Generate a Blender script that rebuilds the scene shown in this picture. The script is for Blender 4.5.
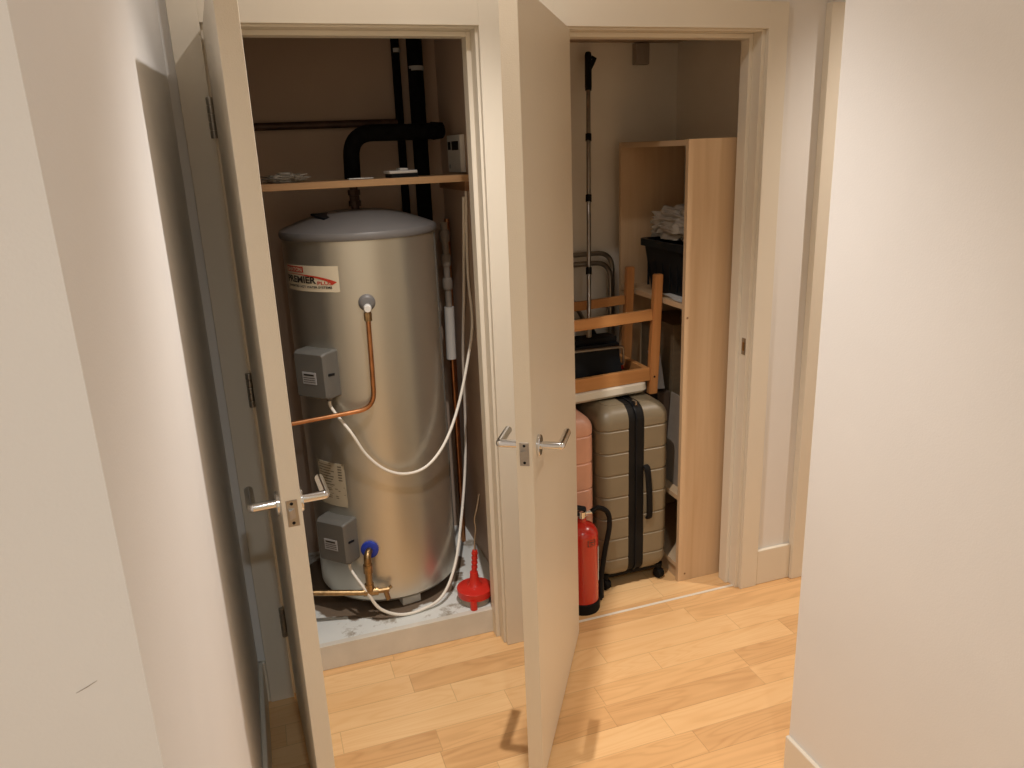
import bpy, bmesh, math, random
from math import pi, sin, cos, radians as R
from mathutils import Vector, Matrix, noise
for _o in list(bpy.data.objects): bpy.data.objects.remove(_o, do_unlink=True)
S = bpy.context.scene
COL = S.collection
random.seed(7)

# ------------------------------------------------------------------ camera
F_PX, PITCH, YAW, ROLL, CAM_H, CAM_D = 776.93, 0.29100, 0.31738, -0.04040, 1.6540, 2.2401
fw = Vector((sin(YAW)*cos(PITCH), cos(YAW)*cos(PITCH), -sin(PITCH)))
r0 = Vector((cos(YAW), -sin(YAW), 0)); u0 = r0.cross(fw)
rt = cos(ROLL)*r0 + sin(ROLL)*u0; up = -sin(ROLL)*r0 + cos(ROLL)*u0
cd = bpy.data.cameras.new('camera'); cam = bpy.data.objects.new('camera', cd); COL.objects.link(cam)
cd.sensor_fit = 'HORIZONTAL'; cd.sensor_width = 36.0; cd.lens = F_PX*36.0/1024.0
cd.clip_start = 0.02; cd.clip_end = 60
cam.matrix_world = Matrix(((rt.x, up.x, -fw.x, 0), (rt.y, up.y, -fw.y, -CAM_D), (rt.z, up.z, -fw.z, CAM_H), (0, 0, 0, 1)))
S.camera = cam

# ------------------------------------------------------------------ world, lamps, exposure
W = bpy.data.worlds.new('world'); S.world = W; W.use_nodes = True
W.node_tree.nodes['Background'].inputs[0].default_value = (1.0, 0.80, 0.55, 1)
W.node_tree.nodes['Background'].inputs[1].default_value = 0.66
def spot(name, loc, energy, color, angle, blend, radius, rot=(0, 0, 0)):
    l = bpy.data.lights.new(name, 'SPOT'); l.energy = energy; l.color = color
    l.spot_size = R(angle); l.spot_blend = blend; l.shadow_soft_size = radius
    o = bpy.data.objects.new(name, l); o.location = loc; o.rotation_euler = rot; COL.objects.link(o); return o
# the hall downlight right above the free edge of the second door: its beam and its spill
spot('ceiling_downlight', (0.537, -0.632, 2.600), 126.0, (1.0, 0.935, 0.88), 96, 1.0, 0.013)
spot('ceiling_downlight_spill', (0.537, -0.632, 2.605), 11.5, (1.0, 0.93, 0.87), 168, 0.6, 0.013)
# a further downlight of the hall, out of sight to the right
spot('side_downlight', (2.35, -0.56, 2.600), 110.0, (1.0, 0.88, 0.76), 112, 1.0, 0.02)
# unseen fill lamp added behind the camera to brighten what faces it
spot('rear_fill_lamp', (0.15, -3.0, 2.600), 52.0, (0.90, 1.0, 1.06), 160, 0.7, 0.04)
S.view_settings.view_transform = 'Standard'
try: S.view_settings.look = 'None'
except Exception: pass
S.view_settings.gamma = 1.0; S.view_settings.use_curve_mapping = False
S.view_settings.exposure = 0.0

# ------------------------------------------------------------------ materials
def mat(name, col, rough=.5, metal=0.0, var=0.06, scale=8.0, bump=0.0, bscale=120.0, stretch=None, coat=0.0, trans=0.0, alpha=1.0, spec=0.5):
    m = bpy.data.materials.new(name); m.use_nodes = True
    nt = m.node_tree; b = nt.nodes['Principled BSDF']
    b.inputs['Roughness'].default_value = rough; b.inputs['Metallic'].default_value = metal
    b.inputs['Coat Weight'].default_value = coat; b.inputs['Transmission Weight'].default_value = trans
    b.inputs['Alpha'].default_value = alpha; b.inputs['Specular IOR Level'].default_value = spec
    tc = nt.nodes.new('ShaderNodeTexCoord'); mp = nt.nodes.new('ShaderNodeMapping')
    nt.links.new(tc.outputs['Object'], mp.inputs[0])
    if stretch: mp.inputs['Scale'].default_value = stretch
    n = nt.nodes.new('ShaderNodeTexNoise'); n.inputs['Scale'].default_value = scale; n.inputs['Detail'].default_value = 4
    nt.links.new(mp.outputs[0], n.inputs['Vector'])
    r = nt.nodes.new('ShaderNodeValToRGB')
    lo = [max(0, c*(1-var)) for c in col]; hi = [min(1, c*(1+var)) for c in col]
    r.color_ramp.elements[0].color = (*lo, 1); r.color_ramp.elements[1].color = (*hi, 1)
    r.color_ramp.elements[0].position = .3; r.color_ramp.elements[1].position = .7
    nt.links.new(n.outputs['Fac'], r.inputs[0]); nt.links.new(r.outputs[0], b.inputs['Base Color'])
    if bump:
        n2 = nt.nodes.new('ShaderNodeTexNoise'); n2.inputs['Scale'].default_value = bscale; n2.inputs['Detail'].default_value = 3
        nt.links.new(tc.outputs['Object'], n2.inputs['Vector'])
        bp = nt.nodes.new('ShaderNodeBump'); bp.inputs['Strength'].default_value = bump; bp.inputs['Distance'].default_value = .002
        nt.links.new(n2.outputs['Fac'], bp.inputs['Height']); nt.links.new(bp.outputs[0], b.inputs['Normal'])
    return m

def wood(name, c1, c2, axis='Z', rough=.45, scale=1.0):
    """fine straight grain running along axis"""
    m = bpy.data.materials.new(name); m.use_nodes = True
    nt = m.node_tree; b = nt.nodes['Principled BSDF']; b.inputs['Roughness'].default_value = rough
    tc = nt.nodes.new('ShaderNodeTexCoord'); mp = nt.nodes.new('ShaderNodeMapping')
    mp.inputs['Scale'].default_value = {'X': (1.5, 30, 30), 'Y': (30, 1.5, 30), 'Z': (30, 30, 1.5)}[axis]
    nt.links.new(tc.outputs['Object'], mp.inputs[0])
    n = nt.nodes.new('ShaderNodeTexNoise'); n.inputs['Scale'].default_value = scale; n.inputs['Detail'].default_value = 6
    n.inputs['Distortion'].default_value = .6
    nt.links.new(mp.outputs[0], n.inputs['Vector'])
    r = nt.nodes.new('ShaderNodeValToRGB'); r.color_ramp.elements[0].color = (*c1, 1); r.color_ramp.elements[1].color = (*c2, 1)
    r.color_ramp.elements[0].position = .3; r.color_ramp.elements[1].position = .72
    nt.links.new(n.outputs['Fac'], r.inputs[0]); nt.links.new(r.outputs[0], b.inputs['Base Color'])
    return m

def laminate():
    m = bpy.data.materials.new('beech_laminate'); m.use_nodes = True
    nt = m.node_tree; N = nt.nodes; L = nt.links; b = N['Principled BSDF']
    b.inputs['Roughness'].default_value = .34
    tc = N.new('ShaderNodeTexCoord'); sx = N.new('ShaderNodeSeparateXYZ'); L.new(tc.outputs['Object'], sx.inputs[0])
    def mth(op, a, c=None):
        n = N.new('ShaderNodeMath'); n.operation = op
        for i, v in enumerate((a, c)):
            if v is None: continue
            if isinstance(v, (int, float)): n.inputs[i].default_value = v
            else: L.new(v, n.inputs[i])
        return n.outputs[0]
    def wn(a):
        n = N.new('ShaderNodeTexWhiteNoise'); n.noise_dimensions = '1D'; L.new(a, n.inputs['W']); return n.outputs['Value']
    yy = mth('DIVIDE', mth('ADD', sx.outputs['Y'], 5.012), .094); row = mth('FLOOR', yy); fy = mth('FRACT', yy)
    xx = mth('DIVIDE', mth('ADD', sx.outputs['X'], mth('MULTIPLY', wn(row), 3.1)), .52)
    colr = mth('FLOOR', xx); fx = mth('FRACT', xx)
    cell = wn(mth('ADD', mth('MULTIPLY', row, 17.31), mth('MULTIPLY', colr, 5.77)))
    # grain
    cmb = N.new('ShaderNodeCombineXYZ')
    L.new(mth('ADD', mth('MULTIPLY', sx.outputs['X'], 1.6), mth('MULTIPLY', cell, 31.0)), cmb.inputs[0])
    L.new(mth('MULTIPLY', sx.outputs['Y'], 14.0), cmb.inputs[1]); L.new(mth('MULTIPLY', cell, 9.0), cmb.inputs[2])
    n = N.new('ShaderNodeTexNoise'); n.inputs['Scale'].default_value = 1.7; n.inputs['Detail'].default_value = 5; n.inputs['Distortion'].default_value = 1.2
    L.new(cmb.outputs[0], n.inputs['Vector'])
    w = N.new('ShaderNodeTexNoise'); w.inputs['Scale'].default_value = .9; w.inputs['Detail'].default_value = 1; w.inputs['Distortion'].default_value = .5
    L.new(cmb.outputs[0], w.inputs['Vector'])
    rings = mth('MULTIPLY', mth('POWER', mth('ABSOLUTE', mth('SINE', mth('MULTIPLY', w.outputs['Fac'], 34.0))), 6.0), .16)
    base = mth('ADD', mth('MULTIPLY', cell, .55), mth('MULTIPLY', n.outputs['Fac'], .50))
    base = mth('SUBTRACT', base, rings)
    r = N.new('ShaderNodeValToRGB'); e = r.color_ramp.elements
    e[0].position = .0; e[0].color = (.58, .315, .13, 1); e[1].position = .9; e[1].color = (.86, .575, .29, 1)
    mid = e.new(.45); mid.color = (.77, .465, .21, 1)
    L.new(base, r.inputs[0])
    # joints
    jy = mth('LESS_THAN', fy, .022); jx = mth('LESS_THAN', fx, .004)
    jn = mth('MULTIPLY', mth('MAXIMUM', jy, jx), .32)
    mx = N.new('ShaderNodeMix'); mx.data_type = 'RGBA'; L.new(jn, mx.inputs[0]); L.new(r.outputs[0], mx.inputs[6])
    mx.inputs[7].default_value = (.20, .10, .04, 1); L.new(mx.outputs[2], b.inputs['Base Color'])
    return m

def slab_mat():
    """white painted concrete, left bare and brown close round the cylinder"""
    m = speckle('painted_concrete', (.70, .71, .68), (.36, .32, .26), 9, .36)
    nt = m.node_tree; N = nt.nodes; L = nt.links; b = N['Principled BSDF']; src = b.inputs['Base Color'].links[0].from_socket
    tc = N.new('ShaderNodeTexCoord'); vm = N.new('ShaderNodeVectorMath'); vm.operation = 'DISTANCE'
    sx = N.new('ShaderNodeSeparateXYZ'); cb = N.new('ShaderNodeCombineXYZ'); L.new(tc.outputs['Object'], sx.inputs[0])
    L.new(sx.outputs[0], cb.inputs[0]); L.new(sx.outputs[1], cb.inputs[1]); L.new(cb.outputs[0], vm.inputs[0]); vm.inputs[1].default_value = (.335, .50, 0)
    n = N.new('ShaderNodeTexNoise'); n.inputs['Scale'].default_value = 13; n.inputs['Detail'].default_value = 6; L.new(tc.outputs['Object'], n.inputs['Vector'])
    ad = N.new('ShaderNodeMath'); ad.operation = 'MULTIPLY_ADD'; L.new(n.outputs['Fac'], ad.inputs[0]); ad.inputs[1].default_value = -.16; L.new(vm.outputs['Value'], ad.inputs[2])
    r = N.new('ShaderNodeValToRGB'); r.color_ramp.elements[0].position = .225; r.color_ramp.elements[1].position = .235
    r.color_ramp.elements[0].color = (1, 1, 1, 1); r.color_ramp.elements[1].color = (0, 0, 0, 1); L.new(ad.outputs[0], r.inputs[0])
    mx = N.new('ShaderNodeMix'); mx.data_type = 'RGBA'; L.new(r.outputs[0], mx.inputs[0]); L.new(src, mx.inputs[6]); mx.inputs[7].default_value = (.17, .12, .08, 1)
    L.new(mx.outputs[2], b.inputs['Base Color']); return m

def speckle(name, base, spots, scale, thr, rough=.7):
    m = bpy.data.materials.new(name); m.use_nodes = True; nt = m.node_tree; b = nt.nodes['Principled BSDF']
    b.inputs['Roughness'].default_value = rough
    tc = nt.nodes.new('ShaderNodeTexCoord'); n = nt.nodes.new('ShaderNodeTexNoise'); n.inputs['Scale'].default_value = scale
    n.inputs['Detail'].default_value = 8; n.inputs['Roughness'].default_value = .7
    nt.links.new(tc.outputs['Object'], n.inputs['Vector'])
    r = nt.nodes.new('ShaderNodeValToRGB'); r.color_ramp.elements[0].color = (*spots, 1); r.color_ramp.elements[1].color = (*base, 1)
    r.color_ramp.elements[0].position = thr; r.color_ramp.elements[1].position = thr+.08
    nt.links.new(n.outputs['Fac'], r.inputs[0]); nt.links.new(r.outputs[0], b.inputs['Base Color'])
    return m

M = dict(
    wall=mat('wall_emulsion', (.80, .785, .765), .85, var=.02, scale=3, bump=.12, bscale=260),
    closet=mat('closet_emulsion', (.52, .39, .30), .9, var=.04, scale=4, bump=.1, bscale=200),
    closet_shade=mat('closet_wall_shade_tone', (.13, .10, .075), .9, var=.15, scale=6, bump=.2, bscale=80),  # closet wall colour darkened so the cylinder's left side reflects shade
    closet2=mat('storage_emulsion', (.84, .78, .68), .9, var=.04, scale=4, bump=.1, bscale=200),
    trim=mat('trim_gloss_paint', (.78, .72, .61), .42, var=.015, scale=3),
    door=mat('door_satin_paint', (.74, .66, .53), .40, var=.02, scale=2.5, bump=.25, bscale=420),
    floor=laminate(),
    slab=slab_mat(),
    sill=mat('sill_paint', (.66, .62, .54), .55, var=.08, scale=9),
    chrome=mat('polished_chrome', (.70, .72, .75), .11, 1.0, var=.02),
    steel=mat('dull_steel', (.40, .375, .34), .34, 1.0, var=.10, scale=30),
    brassd=mat('tarnished_brass', (.36, .24, .12), .40, 1.0, var=.3, scale=60),
    copper=mat('copper_pipe', (.56, .26, .12), .34, 1.0, var=.22, scale=25),
    copperd=mat('dull_copper', (.075, .042, .03), .5, .5, var=.3, scale=20),
    tank=mat('silver_jacket', (.62, .605, .54), .36, .88, var=.02, scale=2),
    lid=mat('grey_lid_plastic', (.165, .158, .155), .42, var=.03),
    tbox=mat('grey_box_plastic', (.13, .125, .112), .5, var=.04),
    black=mat('black_plastic', (.010, .011, .013), .45, var=.2, spec=.12),
    lag=mat('black_foam_lagging', (.008, .008, .0085), .9, var=.3, spec=.05, scale=40, bump=.6, bscale=90),
    label=mat('cream_label', (.74, .66, .50), .45, var=.02),
    plate=mat('buff_label', (.46, .40, .29), .5, var=.04),
    lred=mat('label_red', (.55, .05, .025), .5, var=.05),
    lblk=mat('label_black', (.03, .025, .02), .5, var=.1),
    lgrey=mat('label_grey_print', (.13, .11, .08), .6, var=.1),
    white=mat('white_plastic', (.74, .72, .68), .4, var=.02),
    cable=mat('white_cable_sheath', (.80, .75, .66), .45, var=.03),
    blue=mat('blue_plastic', (.012, .04, .38), .35, var=.1),
    red=mat('red_plastic', (.60, .025, .015), .32, var=.06),
    extred=mat('red_enamel', (.50, .022, .012), .22, var=.04, coat=.5),
    pine=wood('shelf_pine', (.42, .24, .115), (.58, .36, .18), 'X'),
    beechX=wood('birch_board_x', (.60, .42, .25), (.68, .50, .32), 'X'),
    beechY=wood('birch_board_y', (.60, .42, .25), (.68, .50, .32), 'Y'),
    beechZ=wood('birch_board_z', (.60, .41, .24), (.69, .50, .315), 'Z', .4),
    chairX=wood('orange_beech_x', (.42, .185, .06), (.56, .27, .095), 'X', .35),
    chairY=wood('orange_beech_y', (.42, .185, .06), (.56, .27, .095), 'Y', .35),
    chairZ=wood('orange_beech_z', (.42, .175, .055), (.56, .255, .09), 'Z', .35),
    cushion=mat('cream_seat_fabric', (.72, .66, .54), .8, var=.03, bump=.2, bscale=400),
    taupe=mat('taupe_shell', (.205, .165, .105), .42, var=.03, scale=20, bump=.08, bscale=500),
    pink=mat('pink_shell', (.64, .34, .235), .42, var=.03, scale=20),
    zip=mat('black_zip_tape', (.012, .011, .010), .6, var=.2, spec=.12),
    crate=mat('black_crate_plastic', (.012, .014, .016), .42, var=.2, spec=.12),
    film=mat('crumpled_clear_film', (.62, .57, .50), .22, var=.15, scale=14, trans=.35, spec=.8),
    paper=mat('white_paper', (.66, .65, .63), .7, var=.03),
    card=mat('brown_cardboard', (.20, .145, .085), .8, var=.1, stretch=(1, 1, 6)),
    cardd=mat('dark_cardboard', (.085, .055, .035), .8, var=.15),
    greyp=mat('pale_grey_card', (.42, .42, .43), .6, var=.04),
    grey=mat('beige_grey_plastic', (.34, .29, .24), .55, var=.06, scale=20),
    brown=wood('dark_batten', (.20, .10, .045), (.30, .16, .07), 'Y'),
    rubber=mat('black_rubber', (.010, .009, .0085), .7, var=.2, spec=.12),
    foot=mat('pale_block', (.55, .55, .52), .8, var=.06),
    shelfcard=mat('pewter_card', (.30, .28, .25), .3, .4, var=.1),
)

# ------------------------------------------------------------------ mesh helpers
def root_of(o):
    while o.parent: o = o.parent
    return o
def smooth(me, ang=35):
    me.shade_smooth()
    try: me.set_sharp_from_angle(angle=R(ang))
    except Exception: pass
def obj(name, bm, m, parent=None, label=None, ang=35, kind=None):
    """bm is in world coordinates; becomes ONE mesh object"""
    bmesh.ops.recalc_face_normals(bm, faces=bm.faces)
    me = bpy.data.meshes.new(name)
    if parent: off = root_of(parent).location.copy()
    else:
        vs = [v.co for v in bm.verts]
        off = Vector((sum(v.x for v in vs)/len(vs), sum(v.y for v in vs)/len(vs), min(v.z for v in vs))) if kind is None else Vector((0, 0, 0))
    bmesh.ops.translate(bm, verts=bm.verts, vec=-off)
    bm.to_mesh(me); bm.free(); smooth(me, ang)
    me.materials.append(m)
    o = bpy.data.objects.new(name, me); COL.objects.link(o)
    if parent: o.parent = parent
    else: o.location = off
    if len(me.polygons) < 5000:
        w = o.modifiers.new('weighted', 'WEIGHTED_NORMAL'); w.keep_sharp = True; w.weight = 100
    if label: o['label'] = label
    if kind: o['kind'] = kind
    return o
def thing(name, loc, label, cat, group=None):
    o = bpy.data.objects.new(name, None); COL.objects.link(o); o.location = loc; o.empty_display_size = .05
    o['label'] = label; o['category'] = cat
    if group: o['group'] = group
    return o
def tag(o, label, cat, group=None):
    o['label'] = label; o['category'] = cat
    if group: o['group'] = group
    return o
def struct(name, bm, m, label, cat, parent=None):
    o = obj(name, bm, m, parent, None if parent else label, kind='structure' if not parent else None)
    if not parent: o['category'] = cat
    return o
def BM(): return bmesh.new()
def box(bm, x0, x1, y0, y1, z0, z1, bev=0.0, seg=2, M4=None):
    g = bmesh.ops.create_cube(bm, size=1.0)
    vs = g['verts']
    for v in vs: v.co = Vector((x0+(v.co.x+.5)*(x1-x0), y0+(v.co.y+.5)*(y1-y0), z0+(v.co.z+.5)*(z1-z0)))
    if bev:
        es = list({e for v in vs for e in v.link_edges})
        res = bmesh.ops.bevel(bm, geom=es, offset=bev, segments=seg, affect='EDGES', profile=.5)
        vs = list({v for f in res['faces'] for v in f.verts} | {v for v in vs if v.is_valid})
    if M4 is not None:
        bmesh.ops.transform(bm, matrix=M4, verts=vs)
    return vs
def frame(o, ax, ay, az):
    ax, ay, az, o = Vector(ax), Vector(ay), Vector(az), Vector(o)
    return Matrix(((ax.x, ay.x, az.x, o.x), (ax.y, ay.y, az.y, o.y), (ax.z, ay.z, az.z, o.z), (0, 0, 0, 1)))
def catmull(P, n=8):
    P = [Vector(p) for p in P]; out = []
    Q = [2*P[0]-P[1]] + P + [2*P[-1]-P[-2]]
    for i in range(1, len(Q)-2):
        for k in range(n):
            t = k/n; a, b, c, d = Q[i-1], Q[i], Q[i+1], Q[i+2]
            out.append(.5*((2*b)+(c-a)*t+(2*a-5*b+4*c-d)*t*t+(3*b-a-3*c+d)*t**3))
    out.append(P[-1]); return out
def fillet(P, rad, n=6):
    P = [Vector(p) for p in P]; out = [P[0]]
    for i in range(1, len(P)-1):
        a, b, c = P[i-1], P[i], P[i+1]
        da, dc = (a-b), (c-b); r = min(rad, da.length*.49, dc.length*.49)
        s, e = b+da.normalized()*r, b+dc.normalized()*r
        for k in range(n+1):
            t = k/n; out.append((1-t)**2*s+2*t*(1-t)*b+t*t*e)
    out.append(P[-1]); return out
def tube(bm, P, r, seg=12, cap=True, flat=None):
    P = [Vector(p) for p in P]; rings = []
    n = len(P); t0 = (P[1]-P[0]).normalized()
    u = t0.orthogonal().normalized()
    if flat is not None: u = (Vector(flat)-t0*Vector(flat).dot(t0)).normalized()
    for i in range(n):
        t = (P[min(i+1, n-1)]-P[max(i-1, 0)]).normalized()
        u = (u-t*u.dot(t)).normalized(); v = t.cross(u)
        ri = r[i] if isinstance(r, list) else r
        ra, rb = ri if isinstance(ri, tuple) else (ri, ri)
        rings.append([bm.verts.new(P[i]+u*cos(2*pi*k/seg)*ra+v*sin(2*pi*k/seg)*rb) for k in range(seg)])
    for a, b in zip(rings, rings[1:]):
        for k in range(seg): bm.faces.new((a[k], a[(k+1) % seg], b[(k+1) % seg], b[k]))
    if cap:
        bm.faces.new(rings[0][::-1]); bm.faces.new(rings[-1])
def lathe(bm, prof, o=(0, 0, 0), axis=(0, 0, 1), seg=32):
    """prof: (radius, height) along axis"""
    o = Vector(o); a = Vector(axis).normalized(); u = a.orthogonal().normalized(); v = a.cross(u); rings = []
    for (r, h) in prof:
        if r < 1e-6: rings.append([bm.verts.new(o+a*h)])
        else: rings.append([bm.verts.new(o+a*h+u*cos(2*pi*k/seg)*r+v*sin(2*pi*k/seg)*r) for k in range(seg)])
    for p, q in zip(rings, rings[1:]):
        for k in range(seg):
            k2 = (k+1) % seg
            if len(p) == 1 and len(q) == 1: continue
            if len(p) == 1: bm.faces.new((p[0], q[k2], q[k]))
            elif len(q) == 1: bm.faces.new((p[k], p[k2], q[0]))
            else: bm.faces.new((p[k], p[k2], q[k2], q[k]))
    if len(rings[0]) > 1: bm.faces.new(rings[0][::-1])
    if len(rings[-1]) > 1: bm.faces.new(rings[-1])
def rrect(x0, x1, y0, y1, rad, n=6):
    pts = []
    for (cx, cy, a0) in ((x1-rad, y1-rad, 0), (x0+rad, y1-rad, 90), (x0+rad, y0+rad, 180), (x1-rad, y0+rad, 270)):
        for k in range(n+1):
            a = R(a0+90*k/n); pts.append((cx+rad*cos(a), cy+rad*sin(a)))
    return pts
def loft(bm, loops):
    rings = [[bm.verts.new(p) for p in lp] for lp in loops]
    n = len(rings[0])
    for a, b in zip(rings, rings[1:]):
        for k in range(n): bm.faces.new((a[k], a[(k+1) % n], b[(k+1) % n], b[k]))
    bm.faces.new(rings[0][::-1]); bm.faces.new(rings[-1])
def text_bm(body, size, align='LEFT', bold=0.0, sx=1.0, shear=0.0):
    """flat lettering in the XY plane as a bmesh"""
    c = bpy.data.curves.new('lettering', 'FONT'); c.body = body; c.size = size; c.align_x = align; c.offset = bold; c.shear = shear
    c.resolution_u = 3
    o = bpy.data.objects.new('lettering', c); COL.objects.link(o)
    dg = bpy.context.evaluated_depsgraph_get(); ev = o.evaluated_get(dg); me = ev.to_mesh()
    bm = bmesh.new(); bm.from_mesh(me); ev.to_mesh_clear()
    bpy.data.objects.remove(o, do_unlink=True); bpy.data.curves.remove(c)
    for v in bm.verts: v.co.x *= sx
    return bm
def merge(bm, other):
    me = bpy.data.meshes.new('t'); other.to_mesh(me); other.free(); bm.from_mesh(me); bpy.data.meshes.remove(me)

# ------------------------------------------------------------------ main dimensions (metres)
XB, XC = -.043, .6815          # first opening, between the architraves
XD, XE = .905, 1.6295          # second opening
HZ, TZ = 1.990, 2.0686         # under the head architrave, its top
WY = .018                      # face of the back wall (architraves stand out to y = 0)
WT = .125                      # rear of the back wall
XL = -.137; YL = -1.565        # left wall and its corner
XR, YR = 1.209, -.8245         # right wall and its end
CY = .785                      # rear wall of both closets
CEIL = 2.62
AW = .0715                     # architrave width

# ------------------------------------------------------------------ setting
b = BM(); box(b, -3.2, 4.2, -5.0, CY+.1, -.06, 0)
struct('floor', b, M['floor'], 'pale beech laminate floor running through the hall and the second closet', 'floor')
b = BM()
jl, jr = XB+.0075, XC-.0075; kl, kr = XD+.0075, 1.6165
for (x0, x1, z0, z1) in ((XL-.1, jl-.022, 0, CEIL), (jr+.022, kl-.022, 0, CEIL), (kr+.022, 3.2, 0, CEIL), (jl-.022, jr+.022, 2.01, CEIL), (kl-.022, kr+.022, 2.01, CEIL)):
    box(b, x0, x1, WY, WT, z0, z1)
struct('wall_back', b, M['wall'], 'cream hall wall holding the two closet openings', 'wall')
b = BM(); box(b, XL-.12, XL, YL, WY, 0, CEIL); box(b, -3.0, XL-.12, YL, YL+.12, 0, CEIL)
wl = struct('wall_left', b, M['wall'], 'pale wall turning the corner on the left of the first closet', 'wall')
b = BM(); tube(b, [(-.193, YL-.0002, 1.2125), (-.184, YL-.0004, 1.2162), (-.175, YL-.0002, 1.2205)], [(.0002, .0002), (.0004, .0003), (.0002, .0002)], 6)
obj('scuff_mark', b, M['grey'], wl, 'faint dark scratch in the paint')
b = BM(); box(b, XR, XR+.12, -5.0, YR, 0, CEIL)
struct('wall_right', b, M['wall'], 'big pale wall closest on the right', 'wall')
b = BM(); box(b, 3.1, 3.2, -5.0, WY, 0, CEIL)
struct('wall_far_right', b, M['wall'], 'hall wall far to the right, out of sight', 'wall')
b = BM(); box(b, -3.2, 4.2, -5.0, WT, CEIL, CEIL+.06)
struct('ceiling', b, M['wall'], 'white hall ceiling above the picture', 'ceiling')
# closet shell
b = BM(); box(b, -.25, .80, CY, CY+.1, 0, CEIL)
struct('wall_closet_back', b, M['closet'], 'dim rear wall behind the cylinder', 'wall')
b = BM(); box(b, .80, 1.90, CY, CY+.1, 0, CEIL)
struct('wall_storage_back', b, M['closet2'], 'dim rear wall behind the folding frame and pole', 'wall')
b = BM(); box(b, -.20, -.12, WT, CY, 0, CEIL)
struct('wall_closet_left', b, M['closet_shade'], 'dim side wall left of the cylinder', 'wall')
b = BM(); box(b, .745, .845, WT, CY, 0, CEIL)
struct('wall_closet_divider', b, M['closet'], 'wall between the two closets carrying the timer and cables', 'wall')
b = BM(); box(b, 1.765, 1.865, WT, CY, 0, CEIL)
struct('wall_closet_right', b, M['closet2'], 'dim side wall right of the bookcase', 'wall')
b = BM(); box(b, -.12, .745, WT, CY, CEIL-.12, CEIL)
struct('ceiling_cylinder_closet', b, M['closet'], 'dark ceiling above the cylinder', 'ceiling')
b = BM(); box(b, .845, 1.765, WT, CY, 2.05, 2.12)
struct('ceiling_storage_closet', b, M['closet'], 'low ceiling over the bookcase', 'ceiling')
b = BM(); box(b, -.12, .745, .122, CY, 0, .09)
struct('floor_cylinder_plinth', b, M['slab'], 'patchily white painted raised concrete base under the cylinder', 'floor')
b = BM(); box(b, jl, jr, .098, .122, 0, .092, .003)
struct('trim_1', b, M['sill'], 'cream board across the foot of the first closet', 'trim')
b = BM(); box(b, kl, kr, .030, .041, 0, .003, .001)
struct('trim_2', b, M['trim'], 'thin pale threshold line in the second doorway', 'trim')

def architrave(n, x0, x1, hz, tz, lab):
    """two legs and a head, mitred look with softened edges"""
    b = BM()
    box(b, x0-AW, x0, 0, WY, 0, tz, .0025); box(b, x1, x1+AW, 0, WY, 0, tz, .0025)
    box(b, x0-.001, x1+.001, 0, WY, hz, tz, .0025)
    struct('trim_%d' % n, b, M['trim'], lab, 'architrave')
def jamb(n, x0, x1, lab):
    b = BM(); t = .022
    box(b, x0-t, x0, WY, WT, 0, HZ+.0+t, .002); box(b, x1, x1+t, WY, WT, 0, HZ+t, .002)
    box(b, x0, x1, WY, WT, HZ-.006, HZ+t, .002)
    s0, s1 = .061, .108                                   # the stop the door shuts against
    box(b, x0, x0+.014, s0, s1, 0, HZ-.006, .002); box(b, x1-.0145, x1, s0, s1, 0, HZ-.006, .002)
    box(b, x0+.014, x1-.0145, s0, s1, HZ-.020, HZ-.006, .002)
    return struct('trim_%d' % n, b, M['trim'], lab, 'door lining')
architrave(3, XB, XC, HZ, TZ, 'cream architrave round the cylinder closet')
architrave(4, XD, XE, HZ, TZ, 'cream architrave round the storage closet')
jamb(5, jl, jr, 'door lining and stop of the cylinder closet')
j2 = jamb(6, kl, kr, 'door lining and stop of the storage closet')
b = BM(); box(b, kr-.0015, kr+.001, .024, .046, .93, .99, .0006)
sp = obj('strike_plate', b, M['steel'], j2, 'dark metal strike plate')
b = BM(); box(b, kr-.004, kr-.0012, .029, .040, .945, .975, .0006); obj('keeper_lip', b, M['brassd'], sp)
b = BM(); box(b, 1.853, 1.853+AW, -.012, WY, 0, TZ, .0025); box(b, 1.853+AW, 2.64, 0, WY, HZ, TZ, .0025); box(b, 2.64, 2.64+AW, 0, WY, 0, TZ, .0025)
struct('trim_7', b, M['trim'], 'architrave of the next doorway, showing beside the near right wall', 'architrave')
b = BM(); box(b, 1.853+AW+.004, 2.636, .006, WY, .006, HZ-.004, .0015)
struct('door_3', b, M['door'], 'closed cream door in the next doorway, hidden by the near right wall', 'door')
def skirt(name, x0, x1, y0, y1, lab, h=.147):
    b = BM(); box(b, x0, x1, y0, y1, 0, h, .004, 3)
    struct(name, b, M['trim'], lab, 'skirting')
skirt('baseboard_back', XE+AW, 1.853, .003, WY, 'short cream skirting between the two right hand architraves')
skirt('baseboard_left', XL, XL+.014, YL, WY, 'skirting along the left wall beside the first door')
skirt('baseboard_left_corner', XL, XB-AW, .004, WY, 'skirting stub between left wall and architrave')
skirt('baseboard_right', XR-.013, XR, -5.0, YR-.0, 'cream skirting at the foot of the near right wall', .125)
skirt('baseboard_front', -3.0, XL+.014, YL-.014, YL, 'skirting along the grey wall on the far left')

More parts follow.
